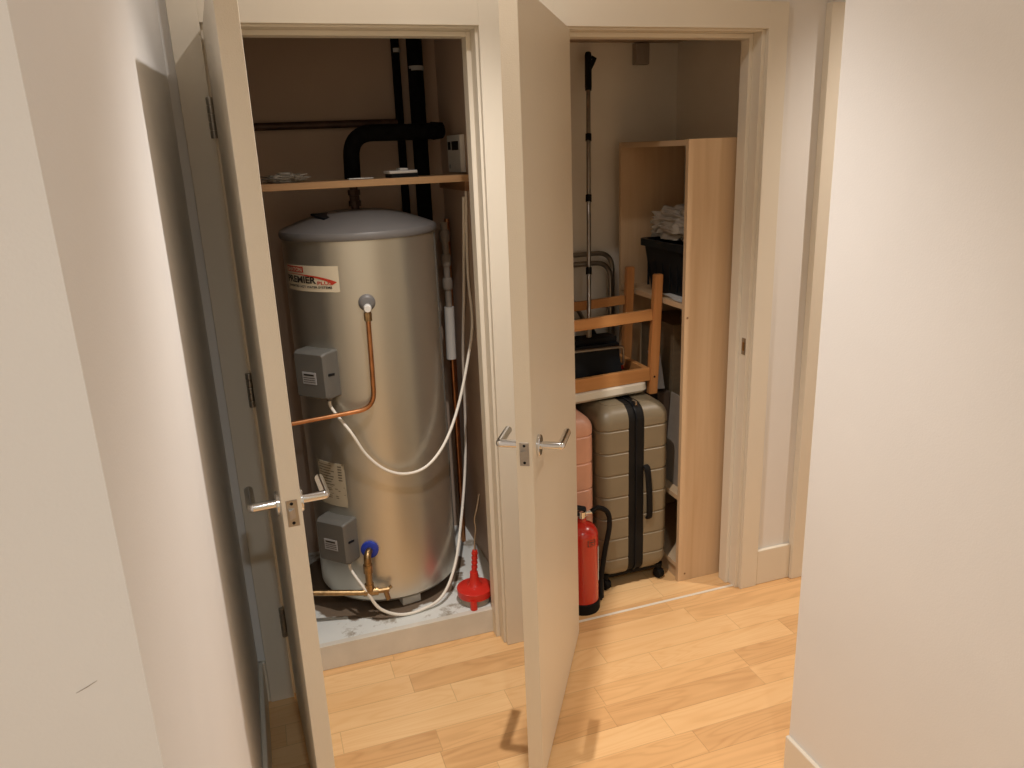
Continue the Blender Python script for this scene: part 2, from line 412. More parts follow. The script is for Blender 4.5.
# ------------------------------------------------------------------ doors
def door(n, piv, deg, lab, rust):
    a = R(deg); d = Vector((cos(a), -sin(a), 0)); nn = Vector((sin(a), cos(a), 0)); Z = Vector((0, 0, 1))
    Mt = frame(piv, d, nn, Z)      # local x along the leaf from the hinge, y through its thickness, z up
    W_, T, H0, H1 = .70, .040, .008, 1.981
    root = bpy.data.objects.new('door_%d' % n, None); COL.objects.link(root); root.location = piv
    root['label'] = lab; root['category'] = 'door'; root['kind'] = 'structure'
    b = BM(); box(b, 0, W_, 0, T, H0, H1, .0015, 2, Mt); obj('door_leaf', b, M['door'], root)
    for zc in (.28, 1.035, 1.765):
        b = BM(); P = Mt @ Vector((-.006, -.007, 0))
        for k in range(5):
            z0 = zc-.05+k*.0202
            lathe(b, [(.0, z0), (.0088, z0), (.0097, z0+.002), (.0097, z0+.017), (.0088, z0+.019), (0, z0+.019)], (P.x, P.y, 0), seg=12)
        h = obj('hinge', b, M['steel'], root, 'steel butt hinge with five knuckles')
        b = BM(); box(b, .0, .0025, .002, .034, zc-.05, zc+.05, M4=frame(piv, d, nn, Z) @ Matrix.Translation((-.0026, 0, 0)))
        obj('hinge_leaf', b, M['steel'], h)
    hz, hx = (.957 if rust else .964), .634
    for side in (0, 1):
        s = 1 if side else -1; y0 = T if side else 0
        b = BM(); lathe(b, [(0, 0), (.0265, 0), (.0265, .006), (.025, .008), (0, .008)], Mt @ Vector((hx, y0, hz)), nn*s, 28)
        rose = obj('handle_rose', b, M['chrome'], root, 'round chrome rose')
        b = BM()
        pts = fillet([(hx, y0+s*.006, hz), (hx, y0+s*.057, hz), (hx-.098, y0+s*.057, hz)], .0035, 3)
        tube(b, [Mt @ p for p in pts], .0098, 16)
        obj('handle_lever', b, M['chrome'], rose)
        b = BM(); lathe(b, [(0, 0), (.0175, 0), (.0175, .004), (0, .004)], Mt @ Vector((hx-.005, y0, hz-.055)), nn*s, 20)
        if side: b.free()
        else: b.free()
    b = BM(); box(b, W_-.001, W_+.0012, .0085, .0315, hz-.029, hz+.030, .0006, 1, Mt)
    fp = obj('latch_plate', b, M['steel'], root)
    b = BM(); vs = [(W_, .013, hz-.010), (W_, .027, hz-.010), (W_+.011, .013, hz-.010), (W_, .013, hz+.010), (W_, .027, hz+.010), (W_+.011, .013, hz+.010)]
    v = [b.verts.new(Mt @ Vector(q)) for q in vs]
    for f in ((0, 1, 2), (5, 4, 3), (0, 3, 4, 1), (1, 4, 5, 2), (2, 5, 3, 0)): b.faces.new([v[i] for i in f])
    obj('latch_bolt', b, M['steel'], fp)
    for zz in (hz+.022, hz-.021):
        b = BM(); lathe(b, [(0, 0), (.0036, 0), (.0030, .0012), (0, .0012)], Mt @ Vector((W_+.0012, .02, zz)), d, 12); obj('screw', b, M['black'], fp)
    return root
door(1, Vector((-.037, -.009, 0)), 87.2, 'cream door of the cylinder closet, open and seen edge on', True)
door(2, Vector((.906, -.009, 0)), 121.5, 'cream door of the storage closet, swung wide with its inner face showing', False)

# ------------------------------------------------------------------ hot water cylinder
TX, TY, TR = .365, .476, .258
Z0, Z1 = .125, 1.418
def onT(phi, z, d=0.0):
    a = R(phi); return Vector((TX+(TR+d)*sin(a), TY-(TR+d)*cos(a), z))
def nT(phi): return Vector((sin(R(phi)), -cos(R(phi)), 0))
def tT(phi): return Vector((cos(R(phi)), sin(R(phi)), 0))
cyl = thing('water_cylinder', (TX, TY, .09), 'tall silver grey hot water cylinder standing on the white plinth', 'water cylinder')
b = BM(); lathe(b, [(0, Z0), (TR-.03, Z0), (TR-.012, Z0+.004), (TR, Z0+.018), (TR, Z1)], (TX, TY, 0), seg=96); obj('jacket', b, M['tank'], cyl)
b = BM()
prof = [(TR+.003, Z1-.012), (TR+.006, Z1-.006), (TR+.006, Z1+.004), (TR+.002, Z1+.012), (TR-.010, Z1+.018)]
for k in range(1, 9):
    t = k/8; prof.append(((TR-.010)*(1-t)+.05*t*(t < 1), Z1+.018+.050*math.sin(t*pi/2)))
prof[-1] = (0, Z1+.068)
lathe(b, prof, (TX, TY, 0), seg=96); lid = obj('lid', b, M['lid'], cyl, 'grey domed plastic lid')
b = BM(); Mx = frame((TX-.11, TY-.06, Z1+.052), (cos(R(25)), sin(R(25)), .0), (-sin(R(25)), cos(R(25)), .14), (0, -.14, 1))
box(b, -.036, .030, -.045, .040, .0, .008, .004, 2, Mx); obj('lid_opening', b, M['black'], lid, 'dark cut-out in the lid')
b = BM(); Mx = frame((TX+.115, TY+.02, Z1+.045), (1, .1, -.2), (-.1, 1, 0), (.2, 0, 1)); box(b, -.02, .02, -.02, .02, .0, .008, .003, 2, Mx)
obj('lid_opening', b, M['black'], lid, 'dark cut-out in the lid')
b = BM(); a = [onT(66, z, .0012) for z in (Z0+.02, Z1-.014)]; tube(b, a, (.004, .0016), 8); obj('jacket_seam', b, M['tbox'], cyl, 'thin vertical seam')
for ph, rr in ((9, .14), (-95, .14), (120, .14)):
    b = BM(); P = Vector((TX, TY, 0))+nT(ph)*.185
    box(b, -.035, .035, -.045, .045, .09, Z0+.001, .003, 2, frame(P, tT(ph), -nT(ph), (0, 0, 1))); obj('foot_block', b, M['foot'], cyl, 'pale block under the jacket')
# connection boss with outlet pipe
b = BM(); lathe(b, [(0, -.01), (.027, -.01), (.027, .004), (.022, .010), (.016, .013), (0, .013)], onT(-6.8, 1.212), nT(-6.8), 28); bs = obj('relief_boss', b, M['lid'], cyl, 'grey round boss')
b = BM(); lathe(b, [(0, .012), (.0125, .012), (.0125, .036), (.010, .040), (0, .040)], onT(-6.8, 1.198), nT(-6.8), 20); obj('boss_cap', b, M['white'], bs, 'white round cap')
b = BM()
pp = [onT(-7, 1.185, .026), onT(-7.5, 1.0, .026), onT(-8.2, .868, .026)]
pp += [Vector((.02, .222, .842)), Vector((-.11, .235, .834))]
tube(b, fillet(pp, .055, 6), .0078, 12); op = obj('outlet_pipe', b, M['copper'], cyl, 'bent copper outlet pipe')
b = BM(); lathe(b, [(0, -.014), (.0125, -.014), (.0125, .010), (.010, .014), (0, .014)], onT(-7, 1.172, .026), (0, 0, 1), 6); obj('compression_nut', b, M['brassd'], op, 'brass nut')
# top outlet
b = BM(); tube(b, [(TX, TY+.03, 1.47), (TX, TY+.035, 1.575)], .014, 14); tp = obj('top_pipe', b, M['copperd'], cyl, 'dull copper riser')
b = BM(); lathe(b, [(0, 1.495), (.021, 1.495), (.021, 1.512), (.017, 1.514), (.017, 1.530), (.021, 1.532), (.021, 1.549), (0, 1.549)], (TX, TY+.032, 0), seg=8); obj('pipe_union', b, M['copperd'], tp)
# cold inlet: blue collar, elbow, tee and drain cock
zb = .345
b = BM(); lathe(b, [(0, -.01), (.029, -.01), (.031, -.004), (.031, .008), (.024, .012), (0, .012)], onT(-22, zb), nT(-22), 32); ic = obj('inlet_collar', b, M['blue'], cyl, 'bright blue plastic collar')
b = BM(); tube(b, fillet([onT(-22, zb, .0), onT(-22, zb, .045), onT(-22.5, .205, .045)], .022, 6), .0125, 14); ie = obj('inlet_elbow', b, M['brassd'], ic, 'tarnished brass elbow')
b = BM(); lathe(b, [(0, -.006), (.0165, -.006), (.0165, .024), (0, .024)], onT(-22.3, .285, .045), (0, 0, 1), 10); obj('inlet_union', b, M['brassd'], ic)
b = BM(); lathe(b, [(0, -.006), (.0165, -.006), (.0165, .020), (0, .020)], onT(-22.5, .215, .045), (0, 0, 1), 10); obj('inlet_union', b, M['brassd'], ic)
b = BM(); C0 = onT(-22.5, .205, .045); tube(b, [C0+Vector((-.19, .035, .018)), C0+Vector((-.03, .0, .001)), C0+Vector((.012, 0, -.002))], .0105, 12)
obj('cold_feed_pipe', b, M['brassd'], cyl, 'brownish feed pipe running left')
b = BM(); tube(b, [C0+Vector((-.022, 0, .001)), C0+Vector((.028, -.002, -.004))], .0150, 12); tube(b, [C0+Vector((.028, -.002, -.004)), C0+Vector((.066, -.004, -.004))], .0095, 10)
dc = obj('drain_cock', b, M['brassd'], cyl, 'small brass drain cock')
b = BM(); tube(b, [C0+Vector((.052, -.004, -.002)), C0+Vector((.060, -.012, -.038))], .0088, 10); tube(b, [C0+Vector((.058, -.004, -.004)), C0+Vector((.076, -.004, .006))], .006, 8); obj('drain_spout', b, M['brassd'], dc)
# thermostat boxes
def tbox(ph, zc, w, h, lab):
    Mx = frame(onT(ph, zc, 0), tT(ph), -nT(ph), (0, 0, 1))   # local y points into the tank
    b = BM(); D = .058
    lo = [(-w/2, -.0), (w/2, .0)]
    loops = []
    for (yy, ins) in ((.02, .0), (-.040, .0), (-D+.005, .004), (-D, .008)):
        loops.append([Mx @ Vector((x, yy, z)) for (x, z) in rrect(-w/2+ins, w/2-ins, -h/2+ins, h/2-ins, .008, 3)])
    loft(b, loops); o = obj('thermostat_box', b, M['tbox'], cyl, lab)
    b = BM(); box(b, -w*.23, w*.20, -D-.0012, -D+.001, -.028, .012, 0, 1, Mx); s = obj('box_sticker', b, M['greyp'], o, 'pale rating sticker')
    b = BM(); box(b, -w*.18, w*.14, -D-.0020, -D, .000, .006, 0, 1, Mx); 
    for k in range(3): box(b, -w*.20, w*.17, -D-.0018, -D, -.008-k*.007, -.006-k*.007, 0, 1, Mx)
    obj('sticker_print', b, M['lgrey'], s) if False else obj('sticker_print', b, M['lblk'], o)
    b = BM(); box(b, w/2-.004, w/2+.0012, -.044, -.014, -.006, .003, .001, 1, Mx @ Matrix.Rotation(R(-8), 4, 'X')); obj('adjuster_slot', b, M['black'], o)
    b = BM(); lathe(b, [(0, 0), (.0085, 0), (.0085, .012), (0, .012)], Mx @ Vector((w*.30, -.022, -h/2-.011)), (0, 0, 1), 12); obj('cable_gland', b, M['tbox'], o)
    return Mx @ Vector((w*.30, -.022, -h/2-.008))
g1 = tbox(-46.5, .985, .132, .158, 'grey upper thermostat box')
g2 = tbox(-45, .388, .128, .158, 'grey lower thermostat box')
# main label and data plate, wrapped on the jacket
def patch(name, p0, p1, z0, z1, m, d, parent, lab=None, zs=None):
    b = BM(); n = 14; lp = []
    for k in range(n+1):
        ph = p0+(p1-p0)*k/n; lp.append((b.verts.new(onT(ph, z0, d)), b.verts.new(onT(ph, z1, d)), b.verts.new(onT(ph, z0, .0)), b.verts.new(onT(ph, z1, .0))))
    for p, q in zip(lp, lp[1:]):
        b.faces.new((p[0], q[0], q[1], p[1])); b.faces.new((p[1], q[1], q[3], p[3])); b.faces.new((p[0], p[2], q[2], q[0]))
    return obj(name, b, m, parent, lab, ang=50)
DEG = 180/(pi*TR)
def wraptext(bm, p_left, zbase, d):
    for v in bm.verts:
        x, z = v.co.x, v.co.y; v.co = onT(p_left+x*DEG, zbase+z, d)
    return bm
LBL = patch('cylinder_label', -77, -24.5, 1.249, 1.331, M['label'], .0008, cyl, 'cream label with a red badge and a red swoosh')
patch('label_badge', -75, -53.5, 1.3085, 1.3275, M['lred'], .0013, LBL, 'small red badge')
def line_of(nm, body, p0, p1, z, cap, d, m, bold):
    t = text_bm(body, cap/.70, bold=bold)
    xs = [v.co.x for v in t.verts]; w = max(xs)-min(xs); x0 = min(xs)
    for v in t.verts: v.co.x = (v.co.x-x0)*((p1-p0)/DEG)/w
    obj(nm, wraptext(t, p0, z, d), m, LBL)
line_of('badge_lettering', 'SANTON', -73.5, -55, 1.3118, .0120, .0019, M['label'], .0005)
line_of('label_title', 'PREMIER', -75, -42.3, 1.2760, .0205, .0018, M['lblk'], .0010)
line_of('label_subtitle', 'PLUS', -41.3, -29.6, 1.2725, .0105, .0018, M['lred'], .0003)
line_of('label_strapline', 'UNVENTED HOT WATER SYSTEMS', -74, -30, 1.2605, .0070, .0018, M['lblk'], .0003)
b = BM(); U = [(-75, 1.3015), (-67, 1.3030), (-60, 1.3035), (-52, 1.3025), (-45, 1.3005), (-39, 1.2970), (-34, 1.2925), (-30, 1.2875), (-27.2, 1.2830), (-26.2, 1.2805)]
D = [(-75, 1.3008), (-67, 1.3015), (-60, 1.3012), (-52, 1.2985), (-45, 1.2950), (-39, 1.2900), (-34, 1.2842), (-31.5, 1.2790), (-30.0, 1.2715), (-26.6, 1.2795)]
uu = [b.verts.new(onT(p, z, .0017)) for p, z in U]; dd = [b.verts.new(onT(p, z, .0017)) for p, z in D]
for k in range(9): b.faces.new((dd[k], dd[k+1], uu[k+1], uu[k]))
obj('label_swoosh', b, M['lred'], LBL, 'red comet-like swoosh')
PLT = patch('data_plate', -63, -36, .500, .660, M['plate'], .0008, cyl, 'buff printed data plate')
b = BM()
def dash(ph, w, z, h=.0035):
    a, c = ph, ph+w
    v = [b.verts.new(onT(x, zz, .0014)) for (x, zz) in ((a, z), ((a+c)/2, z), (c, z), (c, z+h), ((a+c)/2, z+h), (a, z+h))]; b.faces.new(v)
for r_ in range(8):
    z = .647-r_*.010
    dash(-61.5, 12+random.random()*6, z, .003)
    if r_ < 6:
        dash(-42, 3.4, z, .004)
for z in (.655, .572, .545): dash(-62, 25, z, .0016)
for r_ in range(4): dash(-61, 17+random.random()*6, .563-r_*.006 if r_ < 2 else .536-(r_-2)*.007, .0024)
obj('plate_print', b, M['lgrey'], PLT)

# flexes
b = BM()
cp = [g1, g1+Vector((.004, -.004, -.03)), (.242, .200, .792), (.282, .193, .712), (.340, .188, .650), (.410, .190, .622), (.485, .205, .632), (.560, .245, .688), (.630, .310, .785), (.690, .375, .92), (.735, .43, 1.06), (.737, .46, 1.22), (.738, .45, 1.40), (.738, .43, 1.53)]
tube(b, catmull(cp, 8), .0052, 10)
tag(obj('flex_cable', b, M['cable']), 'white flex looping from the upper thermostat box to the side wall', 'cable', 'white flexes of the cylinder')
b = BM()
cp = [g2, g2+Vector((.004, -.006, -.03)), (.235, .190, .215), (.275, .180, .140), (.345, .175, .101), (.425, .180, .100), (.505, .200, .125), (.575, .270, .20), (.640, .40, .31), (.702, .54, .45), (.735, .615, .64), (.737, .60, .90), (.733, .52, 1.15), (.730, .46, 1.38), (.728, .43, 1.51)]
tube(b, catmull(cp, 8), .0055, 10)
tag(obj('flex_cable', b, M['cable']), 'white flex running from the lower thermostat box across the plinth', 'cable', 'white flexes of the cylinder')

# pipes behind the cylinder
b = BM(); tube(b, [(-.12, CY-.03, 1.768), (.585, CY-.03, 1.772)], .0135, 12)
hp = obj('heating_pipe', b, M['copperd']); tag(hp, 'thin dark pipe running level along the closet rear wall', 'pipe')
b = BM(); tube(b, [(.594, CY-.032, CEIL-.12), (.590, CY-.032, 1.77), (.586, CY-.032, .09)], .0150, 12)
vp = obj('heating_riser', b, M['lag']); tag(vp, 'thinner black upright pipe behind the cylinder', 'pipe')
b = BM(); tube(b, [(.594, CY-.032, 2.010), (.594, CY-.032, 2.024)], .0168, 12); obj('pipe_clip', b, M['greyp'], vp, 'pale clip band')
b = BM(); tube(b, [(.655, .715, CEIL-.12), (.652, .715, 1.7), (.648, .715, .09)], .0285, 16)
tp2 = obj('lagged_riser', b, M['lag']); tag(tp2, 'thick black foam lagged upright pipe near the closet corner', 'pipe')
b = BM(); tube(b, [(.654, .715, 1.944), (.654, .715, 1.960)], .0294, 16); obj('tape_band', b, M['greyp'], tp2, 'pale tape band')
b = BM()
ep = fillet([(TX, TY+.035, 1.576), (TX+.006, TY+.035, 1.732), (.56, .52, 1.730), (.672, .555, 1.733)], .115, 9)
tube(b, ep, .0275, 18)
le = obj('lagged_elbow_pipe', b, M['lag']); tag(le, 'black foam lagged pipe bending over the shelf above the cylinder', 'pipe')
b = BM(); tube(b, [(.662, .552, 1.733), (.697, .563, 1.734)], [.031, .028], 10); obj('lagging_end', b, M['lag'], le)
# right hand pipes
for k, (x, y) in enumerate(((.702, .635), (.722, .665))):
    b = BM(); tube(b, [(x-.012*k, y, .09), (x, y, 1.42 if k else 1.08)], .0095, 12)
    o = obj('copper_riser', b, M['copper']); tag(o, ('front' if k == 0 else 'rear')+' of two copper pipes rising right of the cylinder', 'pipe', 'copper pipes beside the cylinder')
    if k == 0:
        b = BM(); tube(b, [(x-.003, y, .885), (x, y, 1.09)], .0195, 14); obj('pipe_sleeve', b, M['white'], o, 'white sleeve')
        b = BM(); tube(b, [(x, y, 1.085), (x, y, 1.41)], .0125, 12); obj('upper_pipe', b, M['grey'], o, 'grey upper length')
        for zc in (1.18, 1.27, 1.36):
            b = BM(); lathe(b, [(0, -.022), (.017, -.022), (.020, -.012), (.020, .012), (.017, .022), (0, .022)], (x, y, zc), (0, 0, 1), 10); obj('pipe_union', b, M['grey'], o, 'grey fitting')

# closet shelf and what lies on it
sh = thing('wall_shelf', (.31, .40, 1.565), 'narrow pine shelf across the closet just above the cylinder', 'shelf')
b = BM(); box(b, -.115, .742, .335, .474, 1.5635, 1.5855, .0015); obj('shelf_board', b, M['pine'], sh)
b = BM(); box(b, .710, .742, .336, .70, 1.532, 1.5632, .002); obj('shelf_batten', b, M['brown'], sh, 'dark batten under the right end')
def crumple(name, c, s, m, lab, cat, sub=4, amp=.25, seed=0, freq=3.0):
    b = BM(); bmesh.ops.create_icosphere(b, subdivisions=sub, radius=1.0)
    for v in b.verts:
        p = v.co.copy(); n = p.normalized()
        q = 1+amp*(abs(noise.noise(p*freq+Vector((seed, 0, 0))))*2-.6)+amp*.5*noise.noise(p*freq*2.7+Vector((0, seed, 0)))
        e = Vector((abs(n.x)**.6*(1 if n.x > 0 else -1), abs(n.y)**.6*(1 if n.y > 0 else -1), n.z))
        v.co = Vector((c[0]+e.x*q*s[0], c[1]+e.y*q*s[1], max(c[2]+e.z*q*s[2], c[2]-s[2]*.8)))
    o = obj(name, b, m, ang=22); tag(o, lab, cat); return o
crumple('plastic_wrapper', (.140, .40, 1.598), (.060, .045, .014), M['film'], 'crumpled clear plastic wrapper on the left of the closet shelf', 'wrapper', 4, .5, 3, 3.5)
b = BM(); box(b, .335, .415, .375, .420, 1.5857, 1.5895, .001, 2, Matrix.Identity(4)); tag(obj('small_card', b, M['shelfcard'], ang=20), 'small flat grey card lying mid shelf below the black elbow', 'card')
pk = thing('white_packet', (.49, .40, 1.5857), 'small white packet lying on the shelf right of the black elbow', 'packet')
b = BM(); Mx = Matrix.Translation((.512, .40, 1.5857)) @ Matrix.Rotation(R(8), 4, 'Z')
box(b, -.045, .048, -.030, .035, 0, .012, .002, 2, Mx); obj('packet_base', b, M['black'], pk, 'dark underside')
b = BM(); box(b, -.052, .045, -.033, .033, .0122, .022, .003, 2, Mx); box(b, -.012, .018, -.02, .02, .022, .029, .003, 2, Mx); obj('packet_wrap', b, M['paper'], pk)
# timer on the side wall
tm = thing('heating_timer', (.735, .52, 1.593), 'white heating timer with dark windows on the closet side wall above the shelf', 'timer')
b = BM(); box(b, .727, .745, .437, .612, 1.590, 1.716, .003, 2); obj('timer_case', b, M['white'], tm)
b = BM(); box(b, .7255, .728, .563, .598, 1.667, 1.694, .001, 1); obj('timer_dial_window', b, M['black'], tm)
b = BM(); box(b, .7255, .728, .458, .545, 1.665, 1.695, .001, 1); obj('timer_display', b, M['black'], tm)
b = BM(); lathe(b, [(0, 0), (.008, 0), (.007, .002), (0, .002)], (.727, .582, 1.610), (-1, 0, 0), 12); obj('timer_button', b, M['greyp'], tm)

# red drain auger
AX, AY = .622, .182
au = thing('drain_auger', (AX, AY, .09), 'red plastic drum drain auger standing on the plinth right of the cylinder', 'drain auger')
b = BM(); lathe(b, [(0, .116), (.060, .116), (.064, .120), (.065, .145), (.0615, .147), (.043, .1505), (.029, .156), (.0205, .166), (.0160, .184), (.0140, .206), (0, .206)], (AX, AY, 0), seg=40); dr = obj('drum', b, M['red'], au, ang=28)
b = BM(); lathe(b, [(0, .091), (.054, .091), (.056, .095), (.056, .117), (0, .118)], (AX, AY, 0), seg=36); obj('drum_base', b, M['grey'], au, 'dull grey underside')
b = BM(); tube(b, [(AX-.022, AY-.056, .124), (AX-.023, AY-.062, .092)], .0125, 14); obj('crank_knob', b, M['red'], dr)
b = BM(); tube(b, [(AX, AY, .195), (AX+.004, AY, .235), (AX+.008, AY, .290)], [.011, .0085, .0095], 12)
for z in (.225, .243, .261, .279): lathe(b, [(0, -.004), (.0115, -.004), (.0115, .004), (0, .004)], (AX+.001+(z-.195)*.07, AY, z), (0, 0, 1), 10)
obj('neck_grip', b, M['red'], au)
b = BM(); tube(b, catmull([(AX+.008, AY, .285), (AX+.010, AY, .33), (AX+.016, AY, .38), (AX+.014, AY+.002, .41), (AX+.026, AY, .46), (AX+.036, AY, .505)], 6), [.0035]*3+[.0028]*28, 8); obj('spring_cable', b, M['steel'], au, 'thin steel spring cable')

# ------------------------------------------------------------------ storage closet
BX0, BX1, BY0, BY1, BZ = 1.437, 1.722, .139, .660, 1.670
bc = thing('bookcase', (1.58, .42, 0), 'tall open birch bookcase standing sideways at the right of the closet', 'bookcase')
b = BM(); box(b, BX0, BX1, BY0, BY0+.019, .0, BZ, .001); sp = obj('side_panel', b, M['beechZ'], bc)
for (x, z) in ((BX0+.030, .030), (BX0+.012, 1.06)):
    b = BM(); lathe(b, [(0, 0), (.0042, 0), (.003, .0012), (0, .0012)], (x, BY0, z), (0, -1, 0), 12); obj('screw_cap', b, M['brown'], sp)
b = BM(); box(b, BX0, BX1, BY1-.019, BY1, .0, BZ, .001); obj('side_panel', b, M['beechZ'], bc)
for nm, z in (('top_board', BZ-.020), ('shelf', 1.090), ('shelf', .345), ('bottom_board', .055)):
    b = BM(); box(b, BX0+.001, BX1-.001, BY0+.019, BY1-.019, z-.001, z+.018, .001); obj(nm, b, M['beechY'], bc)
b = BM(); box(b, BX0+.010, BX0+.024, BY0+.019, BY1-.019, 0, .053); obj('plinth_board', b, M['beechY'], bc)
# black crate on its upper shelf
cr = thing('storage_crate', (1.585, .42, 1.108), 'black plastic crate on the bookcase shelf, stuffed with clear film', 'crate')
b = BM(); zc = 1.1085
L0 = rrect(1.490, 1.690, .225, .500, .03, 4); L1 = rrect(1.466, 1.712, .195, .525, .035, 4)
I0 = rrect(1.496, 1.684, .231, .494, .03, 4); I1 = rrect(1.472, 1.706, .201, .519, .035, 4)
loft(b, [[(x, y, zc) for x, y in L0], [(x, y, zc+.19) for x, y in L1], [(x, y, zc+.19) for x, y in I1], [(x, y, zc+.012) for x, y in I0]]); obj('crate_tub', b, M['crate'], cr)
b = BM(); L2 = rrect(1.455, 1.716, .185, .535, .036, 4)
loft(b, [[(x, y, zc+.172) for x, y in L1], [(x, y, zc+.174) for x, y in L2], [(x, y, zc+.200) for x, y in L2], [(x, y, zc+.200) for x, y in I1], [(x, y, zc+.172) for x, y in I1]]); obj('crate_rim', b, M['crate'], cr)
b = BM()
for k in range(5): box(b, 1.474+.0, 1.482, .26+k*.055, .266+k*.055, zc+.02, zc+.17, .001, 1)
obj('crate_rib', b, M['crate'], cr)
crumple('film_bundle', (1.580, .36, 1.365), (.105, .165, .068), M['film'], 'crumpled clear packing film heaped in the black crate', 'packing film', 5, .20, 11, 2.6)
for k in range(3):
    b = BM(); Mx = Matrix.Translation((1.515+k*.004, .245+k*.006, 1.1095+k*.0022)) @ Matrix.Rotation(R(-14+9*k), 4, 'Z')
    g = bmesh.ops.create_grid(b, x_segments=8, y_segments=8, size=.5)
    for v in b.verts: v.co = Mx @ Vector((v.co.x*.13, v.co.y*.16-.0, .0012+.008*max(0, -v.co.x-.25)**1.2))
    r_ = bmesh.ops.extrude_face_region(b, geom=b.faces[:]); bmesh.ops.translate(b, verts=[v for v in r_['geom'] if isinstance(v, bmesh.types.BMVert)], vec=(0, 0, .0012))
    # papers slipped beside the crate at the shelf's near end
    for v in b.verts: v.co.x = max(v.co.x, 1.441)
    tag(obj('paper_sheet', b, M['paper']), 'white paper sheet in the small stack on the bookcase shelf', 'paper', 'papers on the bookcase shelf')
# odds and ends below the shelf
cb = thing('cardboard_box', (1.60, .50, .364), 'dim brown cardboard box under the bookcase shelf', 'box')
b = BM(); box(b, 1.53, 1.70, .37, .636, .364, .98, .003, 2); obj('carton', b, M['card'], cb)
b = BM(); box(b, 1.529, 1.531, .495, .545, .37, .975); obj('tape_strip', b, M['cardd'], cb, 'darker tape strip')
b = BM(); box(b, 0, .03, 0, .13, 0, .16, .002, 2, Matrix.Translation((1.452, .352, .735)) @ Matrix.Rotation(R(-18), 4, 'X') @ Matrix.Rotation(R(-20), 4, 'Z'))
wc = obj('white_carton', b, M['greyp']); tag(wc, 'pale grey carton jammed upright beside the inverted chair leg', 'carton')
b = BM(); box(b, 1.452, 1.51, .350, .46, .364, .72, .006, 2); o = obj('brown_carton', b, M['cardd']); tag(o, 'dark brown carton standing on the lower bookcase shelf', 'carton')
b = BM(); box(b, 0, .006, 0, .12, 0, .36, .001, 1, Matrix.Translation((1.478, .215, .364)) @ Matrix.Rotation(R(4), 4, 'Y')); o = obj('grey_board', b, M['grey']); tag(o, 'grey brown board leaning behind the bookcase side panel', 'board')
crumple('black_bag', (1.500, .187, .475), (.036, .020, .11), M['rubber'], 'crumpled black bag on the lower bookcase shelf', 'bag', 4, .25, 5, 2.2)

# suitcases
def stack(x0, x1, y0, y1, z0, z1, rad, rt, grooves, gd=.003):
    zs = []
    n = 7
    for k in range(n+1):
        a = k/n*pi/2; zs.append((z0+rt*(1-sin(a)), rt*(1-cos(a))))
    zs = [(z0+rt-rt*cos(k/n*pi/2), rt-rt*sin(k/n*pi/2)) for k in range(n+1)]
    for g in grooves: zs += [(g-.005, 0), (g-.0018, gd), (g+.0018, gd), (g+.005, 0)]
    zs += [(z1-rt+rt*sin(k/n*pi/2), rt-rt*cos(k/n*pi/2)) for k in range(n+1)]
    b = BM(); lps = []
    for z, i in zs:
        i = min(i, rad*.98)
        lps.append([(x, y, z) for x, y in rrect(x0+i, x1-i, y0+i, y1-i, max(rad-i*.3, .005), 6)])
    loft(b, lps); return b
def cut(b, co, no):
    r_ = bmesh.ops.bisect_plane(b, geom=b.verts[:]+b.edges[:]+b.faces[:], plane_co=co, plane_no=no, clear_outer=True)
    es = [e for e in r_['geom_cut'] if isinstance(e, bmesh.types.BMEdge)]
    bmesh.ops.holes_fill(b, edges=es)
    return b
def wheel(par, x, y, nm='castor'):
    b = BM(); lathe(b, [(0, -.014), (.018, -.014), (.021, -.010), (.021, .010), (.018, .014), (0, .014)], (x, y, .021), (1, .35, 0), 20); w = obj(nm, b, M['rubber'], par)
    b = BM(); tube(b, [(x, y+.008, .062), (x, y+.004, .034)], [.018, .013], 12); obj('castor_fork', b, M['rubber'], w)
SX0, SX1, SY0, SY1, SZ0, SZ1 = 1.120, 1.412, .172, .665, .050, .746
gr = [.137, .222, .308, .395, .483, .571, .660]
sc = thing('suitcase', ((SX0+SX1)/2, .42, 0), 'large taupe hard shell suitcase with a black zip down its middle', 'suitcase')
z0_, z1_ = 1.236, 1.300
b = cut(stack(SX0, SX1, SY0, SY1, SZ0, SZ1, .045, .06, gr), (z0_, 0, 0), (1, 0, 0)); obj('front_shell', b, M['taupe'], sc)
b = cut(stack(SX0, SX1, SY0, SY1, SZ0, SZ1, .045, .06, gr), (z1_, 0, 0), (-1, 0, 0)); obj('rear_shell', b, M['taupe'], sc)
b = stack(SX0+.003, SX1-.003, SY0+.003, SY1-.003, SZ0+.003, SZ1-.003, .045, .06, []); cut(b, (z0_+.0005, 0, 0), (-1, 0, 0)); cut(b, (z1_-.0005, 0, 0), (1, 0, 0)); zb_ = obj('zip_band', b, M['zip'], sc)
b = stack(SX0-.002, SX1+.002, SY0-.002, SY1+.002, SZ0-.002, SZ1+.002, .047, .062, []); cut(b, (1.2650, 0, 0), (-1, 0, 0)); cut(b, (1.2710, 0, 0), (1, 0, 0)); obj('zip_teeth', b, M['black'], zb_)
b = BM(); box(b, 1.272, 1.280, SY0+.02, SY0+.05, SZ1-.004, SZ1+.010, .002, 2); obj('zip_pull', b, M['steel'], zb_)
b = BM(); hx0 = 1.312
hp_ = catmull([(hx0-.006, SY0+.001, .505), (hx0-.004, SY0-.014, .490), (hx0, SY0-.022, .40), (hx0+.006, SY0-.014, .305), (hx0+.008, SY0+.001, .290)], 6)
tube(b, hp_, (.013, .007), 12, flat=(1, 0, 0)); obj('side_handle', b, M['rubber'], sc, 'black strap handle')
for x in (SX0+.034, SX1-.026):
    for y in (SY0+.030, SY1-.04): wheel(sc, x, y)
